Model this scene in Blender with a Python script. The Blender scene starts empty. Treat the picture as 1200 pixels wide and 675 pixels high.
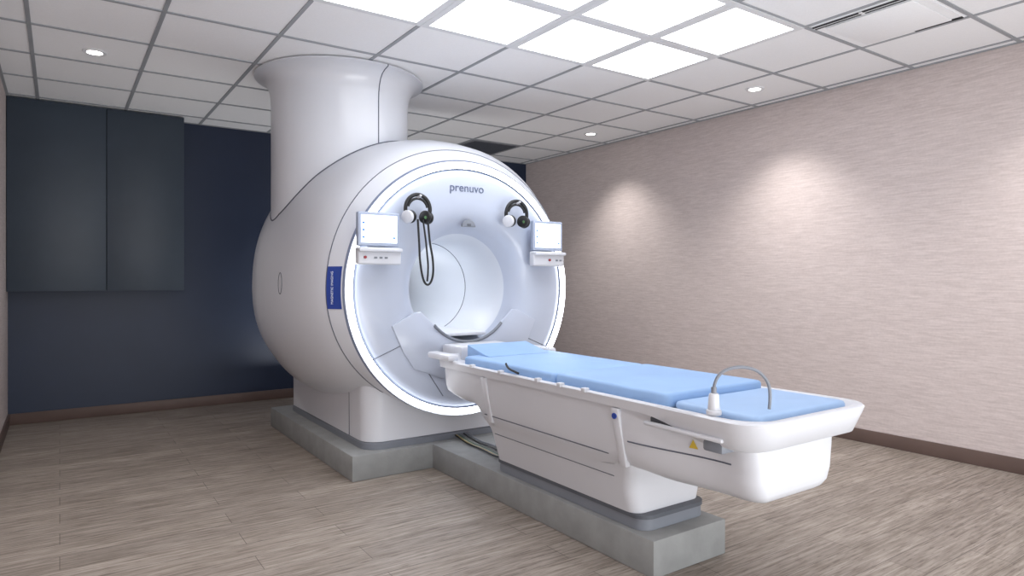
import bpy, math, random
from mathutils import Vector, Matrix
random.seed(3)
S = bpy.context.scene
COL = S.collection
try:
    S.view_settings.view_transform = 'Standard'
    S.view_settings.look = 'None'
except Exception:
    pass

# ------------------------------------------------------------------ materials
def lin(c):
    return tuple(((v/255)/12.92 if v/255 <= 0.04045 else ((v/255+0.055)/1.055)**2.4) for v in c)

def mat(name, rgb, rough=0.5, metal=0.0, emit=None, es=0.0, noise=0.0, nscale=8.0, bump=0.0, bscale=200.0, coat=0.0):
    m = bpy.data.materials.new(name); m.use_nodes = True
    nt = m.node_tree; b = nt.nodes['Principled BSDF']
    c = lin(rgb)
    b.inputs['Base Color'].default_value = (*c, 1)
    b.inputs['Roughness'].default_value = rough
    b.inputs['Metallic'].default_value = metal
    if coat: b.inputs['Coat Weight'].default_value = coat
    if emit:
        b.inputs['Emission Color'].default_value = (*lin(emit), 1)
        b.inputs['Emission Strength'].default_value = es
    tc = nt.nodes.new('ShaderNodeTexCoord')
    if noise > 0:
        n = nt.nodes.new('ShaderNodeTexNoise'); n.inputs['Scale'].default_value = nscale
        n.inputs['Detail'].default_value = 4
        r = nt.nodes.new('ShaderNodeValToRGB')
        r.color_ramp.elements[0].position = 0.3; r.color_ramp.elements[1].position = 0.7
        r.color_ramp.elements[0].color = (*[v*(1-noise) for v in c], 1)
        r.color_ramp.elements[1].color = (*[min(1, v*(1+noise)) for v in c], 1)
        nt.links.new(tc.outputs['Object'], n.inputs['Vector'])
        nt.links.new(n.outputs['Fac'], r.inputs['Fac'])
        nt.links.new(r.outputs['Color'], b.inputs['Base Color'])
    if bump > 0:
        n2 = nt.nodes.new('ShaderNodeTexNoise'); n2.inputs['Scale'].default_value = bscale
        bp = nt.nodes.new('ShaderNodeBump'); bp.inputs['Strength'].default_value = bump
        bp.inputs['Distance'].default_value = 0.002
        nt.links.new(tc.outputs['Object'], n2.inputs['Vector'])
        nt.links.new(n2.outputs['Fac'], bp.inputs['Height'])
        nt.links.new(bp.outputs['Normal'], b.inputs['Normal'])
    return m

def mat_floor():
    m = bpy.data.materials.new('wood_plank_floor'); m.use_nodes = True
    nt = m.node_tree; L = nt.links; b = nt.nodes['Principled BSDF']
    tc = nt.nodes.new('ShaderNodeTexCoord')
    br = nt.nodes.new('ShaderNodeTexBrick')
    br.inputs['Scale'].default_value = 1.0
    br.inputs['Brick Width'].default_value = 1.2
    br.inputs['Row Height'].default_value = 0.17
    br.inputs['Mortar Size'].default_value = 0.0018
    br.inputs['Mortar Smooth'].default_value = 0.3
    br.offset = 0.37
    br.inputs['Color1'].default_value = (*lin((163,154,145)), 1)
    br.inputs['Color2'].default_value = (*lin((148,139,131)), 1)
    br.inputs['Mortar'].default_value = (*lin((100,93,87)), 1)
    L.new(tc.outputs['Object'], br.inputs['Vector'])
    def streak(sx, sy, det, lo, hi, c0, c1):
        mp = nt.nodes.new('ShaderNodeMapping'); mp.inputs['Scale'].default_value = (sx, sy, 1)
        n = nt.nodes.new('ShaderNodeTexNoise'); n.inputs['Scale'].default_value = 1; n.inputs['Detail'].default_value = det
        n.inputs['Roughness'].default_value = 0.6
        r = nt.nodes.new('ShaderNodeValToRGB')
        r.color_ramp.elements[0].position = lo; r.color_ramp.elements[1].position = hi
        r.color_ramp.elements[0].color = (*c0, 1); r.color_ramp.elements[1].color = (*c1, 1)
        L.new(tc.outputs['Object'], mp.inputs['Vector']); L.new(mp.outputs['Vector'], n.inputs['Vector'])
        L.new(n.outputs['Fac'], r.inputs['Fac'])
        return r, n
    r1, n1 = streak(3.6, 58, 8, 0.34, 0.62, (0.56, 0.525, 0.495), (1.12, 1.12, 1.12))
    r2, n2 = streak(1.2, 7, 4, 0.3, 0.7, (0.82, 0.80, 0.78), (1.1, 1.1, 1.11))
    r3, n3 = streak(9, 130, 3, 0.35, 0.45, (0.58, 0.55, 0.53), (1, 1, 1))
    def mul(a, c):
        x = nt.nodes.new('ShaderNodeMix'); x.data_type = 'RGBA'; x.blend_type = 'MULTIPLY'
        x.inputs['Factor'].default_value = 1
        L.new(a, x.inputs['A']); L.new(c, x.inputs['B']); return x.outputs['Result']
    o = mul(mul(mul(br.outputs['Color'], r1.outputs['Color']), r2.outputs['Color']), r3.outputs['Color'])
    L.new(o, b.inputs['Base Color'])
    b.inputs['Roughness'].default_value = 0.5
    bp = nt.nodes.new('ShaderNodeBump'); bp.inputs['Strength'].default_value = 0.15; bp.inputs['Distance'].default_value = 0.002
    L.new(n1.outputs['Fac'], bp.inputs['Height']); L.new(bp.outputs['Normal'], b.inputs['Normal'])
    return m

def mat_wallpaper():
    m = bpy.data.materials.new('grasscloth_wallpaper'); m.use_nodes = True
    nt = m.node_tree; L = nt.links; b = nt.nodes['Principled BSDF']
    tc = nt.nodes.new('ShaderNodeTexCoord')
    def st(sx, sz):
        mp = nt.nodes.new('ShaderNodeMapping'); mp.inputs['Scale'].default_value = (sx, sx, sz)
        n = nt.nodes.new('ShaderNodeTexNoise'); n.inputs['Scale'].default_value = 1; n.inputs['Detail'].default_value = 5
        L.new(tc.outputs['Object'], mp.inputs['Vector']); L.new(mp.outputs['Vector'], n.inputs['Vector'])
        return n
    n = st(9, 110); n3 = st(60, 60)
    ad = nt.nodes.new('ShaderNodeMath'); ad.operation = 'MULTIPLY_ADD'; ad.inputs[1].default_value = 0.35
    L.new(n3.outputs['Fac'], ad.inputs[0]); L.new(n.outputs['Fac'], ad.inputs[2])
    r = nt.nodes.new('ShaderNodeValToRGB')
    r.color_ramp.elements[0].position = 0.45; r.color_ramp.elements[1].position = 0.9
    r.color_ramp.elements[0].color = (*lin((192,179,176)), 1)
    r.color_ramp.elements[1].color = (*lin((214,202,199)), 1)
    L.new(ad.outputs[0], r.inputs['Fac']); L.new(r.outputs['Color'], b.inputs['Base Color'])
    b.inputs['Roughness'].default_value = 0.75
    bp = nt.nodes.new('ShaderNodeBump'); bp.inputs['Strength'].default_value = 0.12; bp.inputs['Distance'].default_value = 0.0015
    L.new(n.outputs['Fac'], bp.inputs['Height']); L.new(bp.outputs['Normal'], b.inputs['Normal'])
    return m

M_floor = mat_floor()
M_paper = mat_wallpaper()
M_navy = mat('navy_wall_paint', (32,45,70), 0.45, noise=0.05, nscale=3)
M_cab = mat('cabinet_laminate', (58,69,82), 0.45, noise=0.06, nscale=4)
M_cabdark = mat('cabinet_shadow_gap', (18,22,28), 0.8)
M_base = mat('brown_baseboard', (98,80,74), 0.5, noise=0.08, nscale=5)
M_ceil = mat('ceiling_tile', (244,245,247), 0.9, noise=0.02, nscale=120, bump=0.2, bscale=150)
M_grid = mat('ceiling_grid_metal', (156,160,165), 0.5, noise=0.03)
M_gridl = mat('light_panel_frame', (225,227,230), 0.5, noise=0.02)
M_lamp = mat('light_panel_diffuser', (255,255,255), 0.6, emit=(246,249,255), es=5.2)
M_down = mat('downlight_lens', (255,255,255), 0.6, emit=(255,250,242), es=14)
M_white = mat('scanner_white_plastic', (216,219,226), 0.3, noise=0.012, nscale=2, coat=0.25)
M_face = mat('scanner_face_plastic', (186,194,210), 0.3, noise=0.012, nscale=2, coat=0.2)
M_rim = mat('ring_dark_border', (118,128,150), 0.4, noise=0.012, nscale=2)  # added darker border, painted beside the ring light to make it stand out
M_bore = mat('bore_liner', (212,217,225), 0.4, noise=0.012, nscale=2)
M_white2 = mat('table_white_plastic', (208,210,216), 0.35, noise=0.015, nscale=3)
M_frame = mat('monitor_housing_plastic', (160,170,190), 0.4, noise=0.015, nscale=3)
M_seam = mat('seam_gap', (92,97,110), 0.7)
M_dark = mat('dark_grey_plastic', (84,88,96), 0.5, noise=0.05)
M_mid = mat('grey_foot_plastic', (120,125,134), 0.45, noise=0.04)
M_conc = mat('concrete_plinth', (140,142,142), 0.75, noise=0.10, nscale=9, bump=0.3, bscale=60)
M_ring = mat('ring_light', (255,255,255), 0.5, emit=(244,248,255), es=7.5)
M_blue = mat('blue_vinyl_pad', (148,182,224), 0.55, noise=0.04, nscale=5, bump=0.15, bscale=300)
M_blue2 = mat('blue_vinyl_pad_light', (158,187,223), 0.55, noise=0.03, nscale=5)
M_black = mat('black_rubber', (20,21,24), 0.45, noise=0.1)
M_label = mat('blue_label', (32,64,150), 0.4, noise=0.05)
M_screen = mat('touch_screen', (200,215,235), 0.2, emit=(228,238,255), es=1.6)
M_icon = mat('screen_icon', (60,110,190), 0.3, emit=(90,140,215), es=0.5)
M_red = mat('red_button', (150,40,50), 0.4, noise=0.04)
M_yel = mat('yellow_sticker', (205,175,60), 0.5, noise=0.04)
M_green = mat('green_cable', (60,100,60), 0.5, noise=0.04)
M_txt = mat('logo_grey', (92,102,128), 0.5, noise=0.03)
M_txtw = mat('label_white_text', (225,232,245), 0.5, noise=0.02)
M_grey = mat('white_grey_cable', (120,124,132), 0.5, noise=0.04)
M_gap = mat('vent_slot', (38,40,44), 0.8)
M_ventg = mat('return_grille', (130,132,138), 0.6, noise=0.05)

# ------------------------------------------------------------------ helpers
def empty(name, loc):
    e = bpy.data.objects.new(name, None); e.location = loc; e.empty_display_size = 0.2
    COL.objects.link(e); return e
def put(o, parent=None):
    COL.objects.link(o)
    if parent is not None:
        o.parent = parent
        o.matrix_parent_inverse = Matrix.Translation(-Vector(parent.location))
    return o
def mesh(name, V, F, mats, parent=None, smooth=False, split=None, bevel=0, segs=2, fm=None):
    me = bpy.data.meshes.new(name); me.from_pydata([tuple(v) for v in V], [], F); me.update()
    if not isinstance(mats, (list, tuple)): mats = [mats]
    for m in mats: me.materials.append(m)
    if fm:
        for i, p in enumerate(me.polygons): p.material_index = fm[i]
    import bmesh
    bm = bmesh.new(); bm.from_mesh(me); bmesh.ops.recalc_face_normals(bm, faces=bm.faces); bm.to_mesh(me); bm.free()
    if smooth:
        for p in me.polygons: p.use_smooth = True
    o = bpy.data.objects.new(name, me); put(o, parent)
    if bevel > 0:
        b = o.modifiers.new('bevel', 'BEVEL'); b.width = bevel; b.segments = segs; b.limit_method = 'ANGLE'; b.angle_limit = 0.6
        for p in me.polygons: p.use_smooth = True
        split = split or 35
    if split:
        e = o.modifiers.new('split', 'EDGE_SPLIT'); e.split_angle = math.radians(split); e.use_edge_sharp = False
    return o
def box(name, x0, x1, y0, y1, z0, z1, m, parent=None, bevel=0, segs=2):
    V = [(x,y,z) for z in (z0,z1) for y in (y0,y1) for x in (x0,x1)]
    F = [(0,2,3,1),(4,5,7,6),(0,1,5,4),(2,6,7,3),(0,4,6,2),(1,3,7,5)]
    return mesh(name, V, F, m, parent, bevel=bevel, segs=segs)
def boxes(name, L, m, parent=None, bevel=0):
    V=[];F=[]
    for (x0,x1,y0,y1,z0,z1) in L:
        b=len(V)
        V += [(x,y,z) for z in (z0,z1) for y in (y0,y1) for x in (x0,x1)]
        F += [tuple(b+i for i in f) for f in [(0,2,3,1),(4,5,7,6),(0,1,5,4),(2,6,7,3),(0,4,6,2),(1,3,7,5)]]
    return mesh(name, V, F, m, parent, bevel=bevel)
def loft(name, rings, m, parent=None, cap0=False, cap1=False, wrap=False, split=35, fm=None):
    n=len(rings[0]); V=[p for r in rings for p in r]; F=[]; K=len(rings)
    for k in range(K if wrap else K-1):
        k2=(k+1)%K
        for i in range(n):
            j=(i+1)%n
            F.append((k*n+i,k*n+j,k2*n+j,k2*n+i))
    if cap0: F.append(tuple(range(n)))
    if cap1: F.append(tuple((K-1)*n+i for i in range(n)))
    mi=None
    if fm: 
        mi=[]
        for k in range(K if wrap else K-1): mi += [fm[k]]*n
        mi += [0]*(len(F)-len(mi))
    return mesh(name,V,F,m,parent,smooth=True,split=split,fm=mi)
def tube(name, pts, r, m, parent=None, cyclic=False, smooth=True):
    cu=bpy.data.curves.new(name,'CURVE'); cu.dimensions='3D'; cu.bevel_depth=r; cu.bevel_resolution=3; cu.use_fill_caps=True
    if smooth and not cyclic and len(pts)>2 and len(pts)<14:
        sp=cu.splines.new('NURBS'); sp.points.add(len(pts)-1)
        for i,p in enumerate(pts): sp.points[i].co=(*p,1)
        sp.use_endpoint_u=True; sp.order_u=3; sp.resolution_u=8
    else:
        sp=cu.splines.new('POLY'); sp.points.add(len(pts)-1)
        for i,p in enumerate(pts): sp.points[i].co=(*p,1)
        sp.use_cyclic_u=cyclic
    cu.materials.append(m)
    o=bpy.data.objects.new(name,cu); return put(o,parent)
def cyl(name, c, r, h, axis, m, parent=None, n=32, bevel=0, r2=None):
    c=Vector(c); ax={'x':Vector((1,0,0)),'y':Vector((0,1,0)),'z':Vector((0,0,1))}[axis] if isinstance(axis,str) else Vector(axis).normalized()
    a=ax.orthogonal().normalized(); b=ax.cross(a); r2=r if r2 is None else r2
    V=[];
    for k,(t,rr) in enumerate(((-h/2,r),(h/2,r2))):
        for i in range(n):
            th=2*math.pi*i/n; V.append(c+ax*t+(a*math.cos(th)+b*math.sin(th))*rr)
    F=[(i,(i+1)%n,n+(i+1)%n,n+i) for i in range(n)]+[tuple(range(n)),tuple(range(n,2*n))]
    return mesh(name,V,F,m,parent,smooth=True,bevel=bevel,split=35)
def rrect(x0,x1,y0,y1,r,z,n=8,rn=None):
    """rounded rectangle outline; rn = radius for the low-y end"""
    rn = r if rn is None else rn
    P=[]
    for cx,cy,a0,rr in ((x1-r,y1-r,0,r),(x0+r,y1-r,90,r),(x0+rn,y0+rn,180,rn),(x1-rn,y0+rn,270,rn)):
        for i in range(n+1):
            a=math.radians(a0+90*i/n); P.append((cx+rr*math.cos(a),cy+rr*math.sin(a),z))
    return P
def text(name, s, size, loc, rot, m, parent=None, ext=0.001, align='CENTER'):
    cu=bpy.data.curves.new(name,'FONT'); cu.body=s; cu.size=size; cu.extrude=ext; cu.align_x=align; cu.align_y='CENTER'
    cu.materials.append(m)
    o=bpy.data.objects.new(name,cu); o.location=loc; o.rotation_euler=rot
    return put(o,parent)

# ------------------------------------------------------------------ room
XL,XR,YB,YF,H = -0.38,5.28,7.35,-1.9,2.88
box('floor', XL-0.1,XR+0.1,YF-0.1,YB+0.1,-0.1,0, M_floor)
box('ceiling', XL-0.1,XR+0.1,YF-0.1,YB+0.1,H,H+0.1, M_ceil)
box('wall_back', XL-0.1,XR+0.1,YB,YB+0.1,0,H, M_navy)
box('wall_right', XR,XR+0.1,YF,YB,0,H, M_paper)
box('wall_left', XL-0.1,XL,YF,YB,0,H, M_paper)
bh=0.105
box('baseboard_back', XL,XR,YB-0.014,YB,0,bh-0.005, M_base, bevel=0.004)
box('baseboard_right', XR-0.014,XR,YF,YB-0.014,0,bh, M_base, bevel=0.004)
box('baseboard_left', XL,XL+0.014,YF,YB-0.014,0,bh, M_base, bevel=0.004)

# ceiling grid (T bars)
gx=[-0.158+0.667*k for k in range(0,9)]
gy=[3.03+0.667*k for k in range(-7,7)]
L=[]
w=0.012
for x in gx: 
    if x<XR-0.05: L.append((x-w,x+w,YF,YB,H-0.006,H))
for y in gy:
    if YF<y<YB: L.append((XL,XR,y-w,y+w,H-0.0065,H))
L += [(XL,XL+0.02,YF,YB,H-0.007,H),(XR-0.02,XR,YF,YB,H-0.007,H),(XL,XR,YB-0.02,YB,H-0.007,H)]
boxes('ceiling_grid', L, M_grid)

# ceiling light panels
def panel(ix,iy):
    x0=gx[ix];y0=gy[iy]
    e=empty('ceiling_light_panel',(x0+0.333,y0+0.333,H))
    boxes('frame',[(x0+0.001,x0+0.045,y0+0.001,y0+0.666,H-0.012,H),(x0+0.622,x0+0.666,y0+0.001,y0+0.666,H-0.012,H),
                   (x0+0.045,x0+0.622,y0+0.001,y0+0.045,H-0.012,H),(x0+0.045,x0+0.622,y0+0.622,y0+0.666,H-0.012,H)],M_gridl,e)
    box('diffuser',x0+0.045,x0+0.622,y0+0.045,y0+0.622,H-0.010,H-0.001,M_lamp,e)
for ix in (2,3,4,5):
    for iy in (6,7): panel(ix,iy)
for ix in (2,3,4,5): panel(ix,2)  # unseen row above the camera, added for more light in the room

def downlight(x,y,e_w):
    e=empty('downlight',(x,y,H))
    ring=[[ (x+r*math.cos(2*math.pi*i/32), y+r*math.sin(2*math.pi*i/32), z) for i in range(32)] for r,z in ((0.075,H),(0.072,H-0.008),(0.05,H-0.008),(0.046,H-0.002))]
    loft('trim_ring',ring,M_gridl,e)
    cyl('lens',(x,y,H-0.004),0.046,0.004,'z',M_down,e)
    l=bpy.data.lights.new('lamp','SPOT'); l.energy=e_w; l.spot_size=math.radians(105); l.spot_blend=0.9; l.shadow_soft_size=0.04
    l.color=(1,0.96,0.92)
    o=bpy.data.objects.new('lamp',l); o.location=(x,y,H-0.02); put(o,e)
for y in (5.42,3.37,1.32): downlight(4.76,y,90 if y>2 else 60)
for y in (5.42,3.37,1.32): downlight(0.2,y,55)

# supply diffuser
vx,vy=gx[6],gy[5]
v=empty('ceiling_air_diffuser',(vx+0.33,vy+0.33,H))
box('plate',vx+0.10,vx+0.60,vy+0.08,vy+0.59,H-0.018,H-0.012,M_ceil,v,bevel=0.003)
boxes('slot_recess',[(vx+0.03,vx+0.64,vy+0.03,vy+0.64,H-0.008,H-0.0005)],M_ceil,v)
boxes('slots',[(vx+0.035,vx+0.085,vy+0.03,vy+0.64,H-0.012,H-0.008),(vx+0.605,vx+0.635,vy+0.03,vy+0.3,H-0.012,H-0.008)],M_gap,v)
boxes('slot_vanes',[(vx+0.055,vx+0.060,vy+0.03,vy+0.64,H-0.014,H-0.008),(vx+0.035,vx+0.085,vy+0.33,vy+0.35,H-0.014,H-0.008)],M_ceil,v)
# return grille
vx,vy=gx[6],gy[12]
v=empty('ceiling_return_grille',(vx+0.33,vy+0.33,H))
boxes('frame',[(vx+0.02,vx+0.647,vy+0.02,vy+0.647,H-0.008,H-0.001)],M_ventg,v)
boxes('louvres',[(vx+0.05,vx+0.62,vy+0.05+0.04*k,vy+0.07+0.04*k,H-0.014,H-0.008) for k in range(14)],M_dark,v)

# wall cabinet
c=empty('wall_cabinet',(0.3,7.2,1.19))
box('carcass',XL+.002,1.0,7.12,YB,1.19,H-0.007,M_cab,c,bevel=0.002)
box('gap_back',XL+0.01,0.99,7.115,7.12,1.20,H-0.02,M_cabdark,c)
box('door_left',XL+0.004,0.352,7.095,7.115,1.192,H-0.012,M_cab,c,bevel=0.002)
box('door_right',0.358,0.998,7.095,7.115,1.192,H-0.012,M_cab,c,bevel=0.002)

# ------------------------------------------------------------------ MRI scanner
XC,ZC=2.362,1.235
sc=empty('mri_scanner',(XC,4.9,0.165))
# y, r, up factor, exponent, down factor
PO=[(5.87,.90,1.0,2.0,.88),(5.865,.95,1.01,2.05,.87),(5.80,1.01,1.02,2.1,.87),(5.6,1.075,1.03,2.25,.87),(5.3,1.108,1.03,2.35,.87),(5.0,1.108,1.035,2.35,.87),
    (4.7,1.09,1.045,2.3,.87),(4.4,1.052,1.05,2.2,.87),(4.2,1.005,1.04,2.1,.875),(4.112,.968,1.015,2.02,.89),(4.06,.93,1.005,2.0,.95),(4.015,.900,1.0,2.0,.99),(4.0,.888,1.0,2.0,1)]
PI=[(4.0,.838,1,2),(4.012,.834,1,2),(4.0,.822,1,2),(3.99,.78,1,2),(3.985,.7,1,2),(3.985,.60,1,2),(3.995,.53,1,2),(4.02,.475,1,2),(4.06,.43,1,2),(4.12,.39,1,2),(4.19,.365,1,2),(4.27,.352,1,2),
    (4.5,.35,1,2),(5.0,.35,1,2),(5.6,.35,1,2),(5.78,.40,1,2),(5.86,.5,1,2)]
PI=[p+(1,) for p in PI]
def bpt(y,r,f,n,fd,th,off=0):
    c_,s_=math.cos(th),math.sin(th)
    k=(abs(c_)**n+abs(s_)**n)**(-1/n)
    rr=r+off
    return (XC+rr*k*c_, y, ZC+rr*k*s_*(f if s_>0 else fd))
NS=128
rings=[[bpt(*p,2*math.pi*i/NS) for i in range(NS)] for p in PO+PI]
fmi=[0]*len(PO)+[1]*9+[2]*(len(PI)-9)
fmi[len(PO)-2]=3; fmi[len(PO)]=3; fmi[len(PO)+1]=3
loft('gantry_shell',rings,[M_white,M_face,M_bore,M_rim],sc,wrap=True,split=40,fm=fmi)
def outer(y):
    P=sorted(PO)
    for a,b in zip(P,P[1:]):
        if a[0]<=y<=b[0]:
            t=(y-a[0])/(b[0]-a[0]+1e-9); return tuple(a[i]+(b[i]-a[i])*t for i in range(1,5))
    return P[-1][1:]
# ring light
RL=[(4.0,.880),(3.988,.878),(3.983,.868),(3.983,.852),(3.988,.842),(4.0,.838)]
loft('ring_light',[[bpt(y,r,1,2,1,2*math.pi*i/NS) for i in range(NS)] for y,r in RL],M_ring,sc)
# front cover seam
tube('cover_seam',[bpt(4.114,.9695,1.015,2.02,.89,2*math.pi*i/NS) for i in range(NS)],0.0035,M_seam,sc,cyclic=True)
r_=outer(5.72)
tube('rear_seam',[bpt(5.72,*r_,2*math.pi*i/NS) for i in range(NS)],0.003,M_seam,sc,cyclic=True)
# base
def base_ring(z,hw,y0=4.11,y1=5.86,r=.13): return rrect(XC-hw,XC+hw,y0,y1,r,z,10)
loft('base_cover',[base_ring(.215,.70),base_ring(.30,.70),base_ring(.48,.702),base_ring(.74,.705)],M_white,sc,cap0=True,cap1=True)
loft('base_skirt',[base_ring(.166,.705,4.10,5.87),base_ring(.205,.705,4.10,5.87),base_ring(.215,.69,4.115,5.85)],M_mid,sc,cap0=True,cap1=True)
tube('base_corner_seam',[(XC-.701,4.42,.215),(XC-.702,4.42,.66)],0.003,M_seam,sc,smooth=False)
# column
CX,CY,CR=1.855,5.12,.527
CP=[(1.45,CR),(2.40,CR),(2.62,CR),(2.69,.530),(2.74,.538),(2.785,.553),(2.82,.577),(2.842,.608),(2.855,.640),(2.858,.650),(2.868,.650),(2.8715,.646)]
loft('ceiling_column',[[ (CX+r*math.cos(2*math.pi*i/96),CY+r*math.sin(2*math.pi*i/96),z) for i in range(96)] for z,r in CP],M_white,sc,cap0=True,cap1=True,split=50)
for nm,ang in (('column_seam_a',-79),('column_seam_b',118)):
    a=math.radians(ang)
    tube(nm,[(CX+(r+.0005)*math.cos(a),CY+(r+.0005)*math.sin(a),z) for z,r in CP[:11]],0.004,M_seam,sc,smooth=False)
pts=[]
for i in range(145):
    a=math.radians(-180-45+270*i/144)
    x=CX+(CR+.001)*math.cos(a); y=CY+(CR+.001)*math.sin(a); r,f,n,fd=outer(y); dx=abs(x-XC)
    if dx<r*0.97:
        z=ZC+r*f*(1-(dx/r)**n)**(1/n); pts.append((x,y,z))
tube('column_joint',pts,0.006,M_seam,sc,smooth=False)
# blue name label on the cover edge (follows the curved cover)
def bandpt(y,z,off):
    r,f,n,fd=outer(y); th=math.asin(max(-1,min(1,(z-ZC)/(r+off)))); return (XC-(r+off)*math.cos(th),y,z)
R=[]
for k in range(9):
    z=1.11+.27*k/8
    R.append([bandpt(y,z,.004) for y in (4.021,4.04,4.06,4.08,4.108)])
V=[p for r in R for p in r]; F=[(k*5+i,k*5+i+1,(k+1)*5+i+1,(k+1)*5+i) for k in range(8) for i in range(4)]
mesh('name_label',V,F,M_label,sc,smooth=True)
text('label_text','MAGNETIC IMAGING',0.022,(1.414,4.062,1.245),(math.radians(90),math.radians(-90),math.radians(-52)),M_txtw,sc)
# handle recess on the side
pts=[]
for i in range(32):
    a=2*math.pi*i/32; y=4.72+.035*math.cos(a); z=1.27+.075*math.sin(a); r,f,n,fd=outer(y)
    dz=z-ZC; x=XC-r*(1-abs(dz/r)**n)**(1/n); pts.append((x,y,z))
tube('side_grip_outline',pts,0.003,M_seam,sc,cyclic=True)
# docking panel under the bore
def prism(name,poly,y0,y1,m,parent,bevel=.01):
    n=len(poly); V=[(x,y0,z) for x,z in poly]+[(x,y1,z) for x,z in poly]
    F=[tuple(range(n)),tuple(range(n,2*n))]+[(i,(i+1)%n,n+(i+1)%n,n+i) for i in range(n)]
    return mesh(name,V,F,m,parent,bevel=bevel)
def sym(L): return [(XC+a,z) for a,z in L]+[(XC-a,z) for a,z in reversed(L)]
arc=[(0.36*math.sin(math.radians(a)),ZC-.012-.36*math.cos(math.radians(a))) for a in range(0,51,10)]
prism('docking_panel',sym(arc[1:]+[(.37,1.08),(.42,1.075),(.58,.995),(.50,.82),(.42,.70),(.2,.62)]),3.974,4.0,M_face,sc,bevel=.008)
tube('bore_lip',[(XC+.365*math.sin(math.radians(a)),3.974,ZC-.372*math.cos(math.radians(a))) for a in range(-48,49,4)],.011,M_mid,sc)
boxes('bore_bridge',[(XC-.17,XC+.17,4.02,5.7,.90,.925)],M_white,sc,bevel=.008)
tube('bore_inner_seam',[bpt(4.62,.3495,1,2,1,2*math.pi*i/64) for i in range(64)],.003,M_seam,sc,cyclic=True)
# cover seams on the face
fy=3.984
for s in (1,-1):
    tube('face_seam',[(XC+s*-.735,fy+.006,.77),(XC+s*-.516,fy,.86),(XC+s*-.36,fy,.74),(XC+s*-.20,fy,.50)],.003,M_seam,sc,smooth=False)
text('logo_text','prenuvo',.083,(XC-.01,3.982,1.935),(math.radians(90),0,0),M_txt,sc)
# laser window above the bore
prism('laser_window',[(XC+.055*math.cos(math.radians(a)),1.665+.05*math.sin(math.radians(a))) for a in range(0,181,15)],3.972,3.99,M_mid,sc,bevel=.003)
box('laser_lens',XC-.016,XC+.016,3.968,3.974,1.672,1.688,M_dark,sc,bevel=.003)
# bore light strip
l=bpy.data.lights.new('bore_lamp','AREA'); l.shape='RECTANGLE'; l.size=.12; l.size_y=1.1; l.energy=5; l.color=(.98,.99,1)
o=bpy.data.objects.new('bore_lamp',l); o.location=(XC,4.95,ZC+.335); put(o,sc)

# plinths
box('scanner_plinth',1.54,3.19,4.045,6.02,0,.165,M_conc,bevel=.006)
box('table_plinth',2.115,2.60,2.0,4.043,0,.165,M_conc,bevel=.006)

# ------------------------------------------------------------------ monitors
def monitor(x0,x1,z0,z1,zb,side):
    e=empty('touchscreen_monitor',((x0+x1)/2,3.93,z0))
    box('housing',x0,x1,3.885,3.925,z0,z1,M_frame,e,bevel=.01,segs=3)
    box('screen',x0+.02,x1-.02,3.882,3.886,z0+.022,z1-.02,M_screen,e,bevel=.001)
    boxes('screen_icons',[(x0+.028,x0+.042,3.8805,3.8822,z0+.05+.045*k,z0+.062+.045*k) for k in range(3)]+
          [(x1-.05,x1-.032,3.8805,3.8822,z0+.05,z0+.06)],M_icon,e)
    box('mount_arm',(x0+x1)/2-.06,(x0+x1)/2+.06,3.92,3.984,z0-.06,z0+.12,M_frame,e,bevel=.01)
    box('control_box',x0-.005,x1+.005,3.87,3.93,zb,z0-.006,M_white2,e,bevel=.012,segs=3)
    box('control_ledge',x0-.005,x1+.005,3.845,3.90,z0-.035,z0-.012,M_white2,e,bevel=.008)
    bx=x0+.04 if side<0 else (x0+x1)/2
    cyl('stop_button',(bx,3.866,(zb+z0)/2-.012),.009,.014,'y',M_red,e,bevel=.002)
    boxes('buttons',[(bx+.06+.035*k,bx+.08+.035*k,3.867,3.871,(zb+z0)/2-.02,(zb+z0)/2-.008) for k in range(3 if side<0 else 2)],M_mid,e)
monitor(1.515,1.795,1.505,1.72,1.39,-1)
monitor(2.855,3.13,1.51,1.73,1.395,1)

# ------------------------------------------------------------------ headphones
def headphones(x,z,y,yaw,cable,q=.98):
    e=empty('headphones',(x,y,z))
    R_=Matrix.Rotation(yaw,3,'Z')
    def T(a,b,c): 
        v=R_@Vector((a*q,b,c*q)); return (x+v.x,y+v.y,z+v.z)
    tube('headband',[T(.085*math.cos(math.radians(t)),0,.085*math.sin(math.radians(t))*1.15) for t in range(-12,193,6)],.013,M_black,e)
    tube('inner_band',[T(.068*math.cos(math.radians(t)),0,.068*math.sin(math.radians(t))*1.05) for t in range(10,171,6)],.009,M_black,e)
    for s,nm in ((-1,'l'),(1,'r')):
        ax=R_@Vector((s,-.75 if s<0 else .75,-.15))
        cyl('cushion_'+nm,T(s*.052,0,-.05),.044*q,.03,ax,M_black,e,bevel=.008)
        cyl('cup_'+nm,T(s*.076,-.02 if s<0 else .02,-.054),.044*q,.034,ax,M_white2 if s<0 else M_black,e,bevel=.012)
    cyl('cap',T(.045,-.026,-.055),.011*q,.006,R_@Vector((.2,-1,0)),M_green,e,bevel=.002)
    tube('hook',[(x,3.984,z+.085*q),(x,y-.03,z+.072*q),(x,y-.045,z+.09*q)],.008,M_white2,e)
    if cable:
        tube('cable',[T(-.01,-.03,-.07),T(.0,-.03,-.22),T(.005,-.03,-.36),T(.03,-.03,-.49),T(.07,-.03,-.51),T(.10,-.03,-.44),T(.095,-.03,-.32),T(.075,-.02,-.22),T(.07,0,-.06)],.007,M_black,e)
        tube('cable_branch',[T(.03,-.02,-.07),T(.045,-.03,-.2),T(.055,-.03,-.30),T(.065,-.03,-.40),T(.055,-.03,-.48)],.006,M_black,e)
headphones(1.925,1.755,3.89,math.radians(-8),True)
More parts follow.
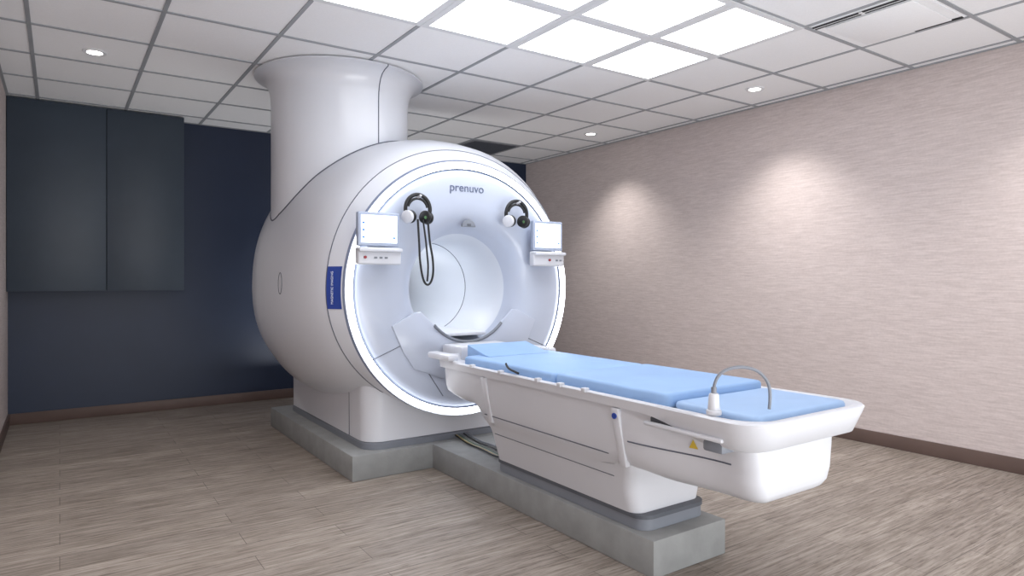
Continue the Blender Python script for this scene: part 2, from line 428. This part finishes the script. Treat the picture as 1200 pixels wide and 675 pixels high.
headphones(2.71,1.765,3.89,math.radians(-8),False)

# ------------------------------------------------------------------ patient table
tb=empty('patient_table',(XC,2.7,.165))
X0,X1=1.965,2.765
def resample(P,step=.06):
    Q=[]; n=len(P)
    for i in range(n):
        a=Vector(P[i]); b=Vector(P[(i+1)%n]); k=max(1,int((b-a).length/step))
        for j in range(k): Q.append(tuple(a+(b-a)*j/k))
    return Q
def sst(t): t=max(0,min(1,t)); return t*t*(3-2*t)
def nearf(y,a=1.55,b=1.95): return sst((b-y)/(b-a))
O=resample([(x,y,0) for x,y,_ in rrect(X0,X1,1.38,3.76,.06,0,8,rn=.13)],.05)
def shrink(p,s,z):
    x,y,_=p; hx=(X1-X0)/2; cx=(X0+X1)/2; hy=1.19; cy=2.57
    return (cx+(x-cx)*(hx-s)/hx, cy+(y-cy)*(hy-s)/hy, z)
def zrise(y): # slight raise at far end towards scanner
    return .025*sst((y-3.45)/.25)
TR=[]
TR.append([shrink(p,.05*nearf(p[1])+.045,.79-.05-.08*nearf(p[1])) for p in O])
TR.append([shrink(p,.012*nearf(p[1])+.022,.79-.045-.06*nearf(p[1])) for p in O])
TR.append([shrink(p,.018-.014*nearf(p[1]),.79-.02) for p in O])
TR.append([shrink(p,.014*(1-nearf(p[1])),.785+zrise(p[1])) for p in O])
TR.append([shrink(p,.006+.014*(1-nearf(p[1])),.792+zrise(p[1])) for p in O])
TR.append([shrink(p,.035,.792+zrise(p[1])) for p in O])
TR.append([shrink(p,.048,.778) for p in O])
TR.append([shrink(p,.07,.765) for p in O])
loft('tabletop_tray',TR,M_white2,tb,cap0=True,cap1=True,split=50)
def half(z,y=3):
    pts=[(.2,.212),(.40,.272),(.45,.292),(.50,.32),(.60,.345),(.76,.362)]
    v=pts[-1][1]
    if z<=pts[0][0]: v=pts[0][1]
    else:
        for a,b in zip(pts,pts[1:]):
            if z<=b[0]: v=a[1]+(b[1]-a[1])*(z-a[0])/(b[0]-a[0]); break
    return v*(1-.20*sst((2.08-y)/.48))
# upper beam: outline in plan, stacked levels; underside height varies along the length
def zb(y): return .447+.018*sst((y-1.85)/.2)*(1-sst((y-2.2)/.1)) + .10*sst((y-3.26)/.10)+.03*sst((y-3.5)/.2)
def plan(y0,y1,r):
    Q=[]
    hx=.36
    for cx,cy,a0 in ((hx-r,y1-r,0),(-hx+r,y1-r,90),(-hx+r,y0+r,180),(hx-r,y0+r,270)):
        for i in range(7):
            a=math.radians(a0+90*i/6); Q.append((cx+r*math.cos(a),cy+r*math.sin(a),0))
    return resample(Q,.05)
PL=plan(1.475,3.725,.08)
LV=[(0,.055),(.02,.035),(.06,.018),(.14,.005),(.3,0),(.6,0),(.85,0),(1,.004)]
BR=[]
for t,ins in LV:
    ring=[]
    for x,y,_ in PL:
        z=zb(y)+(.755-zb(y))*t
        yy=2.6+(y-2.6)*(1.125-ins)/1.125
        u=x/.36
        h=half(z,y)-(ins if not 2.15<y<3.26 else 0)
        ring.append((XC+u*h,yy,z))
    BR.append(ring)
loft('table_beam',BR,M_white2,tb,cap0=True,cap1=True,split=50)
loft('table_pedestal',[rrect(XC-half(z)+.001,XC+half(z)-.001,2.13-.05*sst((z-.36)/.1),3.29+.04*sst((z-.42)/.08),.06,z,8) for z in (.225,.28,.34,.40,.43,.46,.50)],M_white2,tb,cap0=True,cap1=True,split=50)
loft('table_foot',[rrect(XC-.215,XC+.215,2.09,3.30,.07,z,8) for z in (.166,.222)],M_mid,tb,cap0=True,cap1=True)
loft('table_foot_lip',[rrect(XC-.222,XC+.222,2.085,3.31,.075,z,8) for z in (.218,.236)],M_dark,tb,cap0=True,cap1=True)
def sidex(z,off=0,y=3): return XC-half(z,y)-off
tube('side_seam',[(sidex(.515,-.001),y,.515) for y in (2.2,2.5,2.8,3.25)],.003,M_seam,tb,smooth=False)
tube('side_seam_low',[(sidex(.40,-.001),y,.40) for y in (2.22,2.5,2.8,3.22)],.0025,M_seam,tb,smooth=False)
tube('nose_seam',[(sidex(.60,-.001,1.58+.04*k+.0),1.58+.04*k,.60) for k in range(13)],.003,M_seam,tb,smooth=False)
for nm,y in (('side_strut_a',2.11),('side_strut_b',3.19)):
    V=[];
    for z in (.475,.74):
        for yy in (y-.022,y+.022):
            V += [(sidex(z,.018),yy,z),(sidex(z,-.01),yy,z)]
    mesh(nm,V,[(0,1,3,2),(4,6,7,5),(0,2,6,4),(1,5,7,3),(0,4,5,1),(2,3,7,6)],M_white2,tb,bevel=.006)
cyl('round_badge',(sidex(.71,.018),2.11,.705),.013,.006,'x',M_label,tb)
V=[(sidex(.63,.004,1.72),1.72,.63),(sidex(.63,.004,1.76),1.76,.63),(sidex(.665,.004,1.74),1.74,.665)]
mesh('warning_sticker',V,[(0,1,2)],M_yel,tb)
# rail clips
boxes('rail_clips',[(X0+.005,X0+.035,y-.014,y+.014,.782,.802) for y in (2.30,2.48,2.66,3.0,3.3)],M_white2,tb,bevel=.003)
# dark latch recess below the near end of the tray
box('latch_recess',XC-.345,XC+.345,1.66,1.93,.70,.735,M_dark,tb,bevel=.01)
box('release_lever',X0+.012,X0+.035,1.54,1.93,.70,.718,M_white2,tb,bevel=.008)
box('latch_block',X0+.03,X0+.14,1.55,1.64,.655,.72,M_mid,tb,bevel=.01)
# far end wings and bore interface
boxes('dock_wings',[(X0-.02,X0+.06,3.52,3.80,.795,.835),(X1-.06,X1+.02,3.52,3.80,.795,.835)],M_white2,tb,bevel=.015)
box('dock_bridge',XC-.22,XC+.22,3.70,3.965,.76,.86,M_white2,tb,bevel=.02)

# mattress
mt=empty('blue_mattress',(XC,2.6,.77))
def cushion(nm,x0,x1,y0,y1,z0,z1,m,r=.03):
    rg=[rrect(x0+.01,x1-.01,y0+.006,y1-.006,r,z0,6),rrect(x0,x1,y0,y1,r,z0+.01,6),rrect(x0,x1,y0,y1,r,z1-.014,6),
        rrect(x0+.005,x1-.005,y0+.004,y1-.004,r,z1-.004,6),rrect(x0+.018,x1-.018,y0+.016,y1-.016,r*.8,z1,6)]
    loft(nm,rg,m,mt,cap0=True,cap1=True,split=60)
cushion('cushion_head',2.04,2.69,2.606,3.50,.768,.828,M_blue)
cushion('cushion_mid',2.04,2.69,1.856,2.597,.768,.832,M_blue)
cushion('cushion_foot',2.065,2.67,1.45,1.848,.768,.803,M_blue2)
V=[(2.14,3.36,.829),(2.60,3.36,.829),(2.14,3.62,.80),(2.60,3.62,.80),(2.14,3.40,.836),(2.60,3.40,.836),(2.14,3.62,.883),(2.60,3.62,.883)]
mesh('wedge_pillow',V,[(0,2,3,1),(4,5,7,6),(0,1,5,4),(2,6,7,3),(0,4,6,2),(1,3,7,5)],M_blue,mt,bevel=.02,segs=3)

# coil plug and its cable
px,py=2.012,1.60
cp=empty('coil_connector',(px,py,.80))
cyl('plug_base',(px,py,.803),.028,.02,'z',M_white2,cp,bevel=.005)
cyl('plug_body',(px,py,.842),.023,.065,'z',M_white2,cp,bevel=.006,r2=.018)
cyl('plug_neck',(px,py,.882),.010,.03,'z',M_grey,cp)
tube('coil_cable',[(px,py,.892),(px+.002,py-.005,.93),(px+.03,py-.03,.965),(px+.09,py-.06,.975),(px+.15,py-.095,.955),(px+.19,py-.115,.89),(px+.18,py-.11,.812)],.006,M_grey,cp)
tube('rail_cable',[(2.02,3.0,.835),(2.0,2.96,.82),(1.99,2.9,.812),(1.99,2.84,.803)],.006,M_black,tb)

# cables on plinth behind pedestal
cb=empty('floor_cables',(2.3,3.7,.17))
for i,(m,dx,dz) in enumerate(((M_black,.02,0),(M_green,.05,.002),(M_yel,.03,.001),(M_black,.09,.002),(M_grey,.12,.002))):
    r=.0022 if i in (1,2) else .006
    tube('cable_%d'%i,[(2.28+dx,3.31,.20+dz),(2.25+dx,3.45,.176+dz),(2.28+dx*1.2,3.7,.175+dz),(2.27+dx,3.9,.176+dz),(2.30+dx,4.09,.19+dz)],r,m,cb)

# fill lights added to brighten the ceiling, out of view behind camera and scanner
def fill_light(nm,loc,rot,sx,sy,e):
    l=bpy.data.lights.new(nm,'AREA'); l.shape='RECTANGLE'; l.size=sx; l.size_y=sy; l.energy=e; l.color=(.98,.99,1)
    o=bpy.data.objects.new(nm,l); o.location=loc; o.rotation_euler=rot; COL.objects.link(o)
fill_light('ceiling_fill_light',(2.0,-.9,.35),(math.radians(180-40),0,math.radians(14)),3.6,1.0,105)
fill_light('ceiling_fill_light',(2.45,6.62,.35),(math.radians(180),0,0),1.2,.6,17)

# ------------------------------------------------------------------ world + camera
w=bpy.data.worlds.new('world'); S.world=w; w.use_nodes=True
w.node_tree.nodes['Background'].inputs[0].default_value=(.92,.95,1,1)
w.node_tree.nodes['Background'].inputs[1].default_value=0.95
cd=bpy.data.cameras.new('camera'); cam=bpy.data.objects.new('camera',cd); COL.objects.link(cam)
cd.sensor_width=36; cd.lens=772/1200*36; cd.shift_y=-10.5/1200; cd.clip_start=.05
cam.location=(0,0,1.3); cam.rotation_euler=(math.radians(90),0,-math.radians(34.47))
S.camera=cam
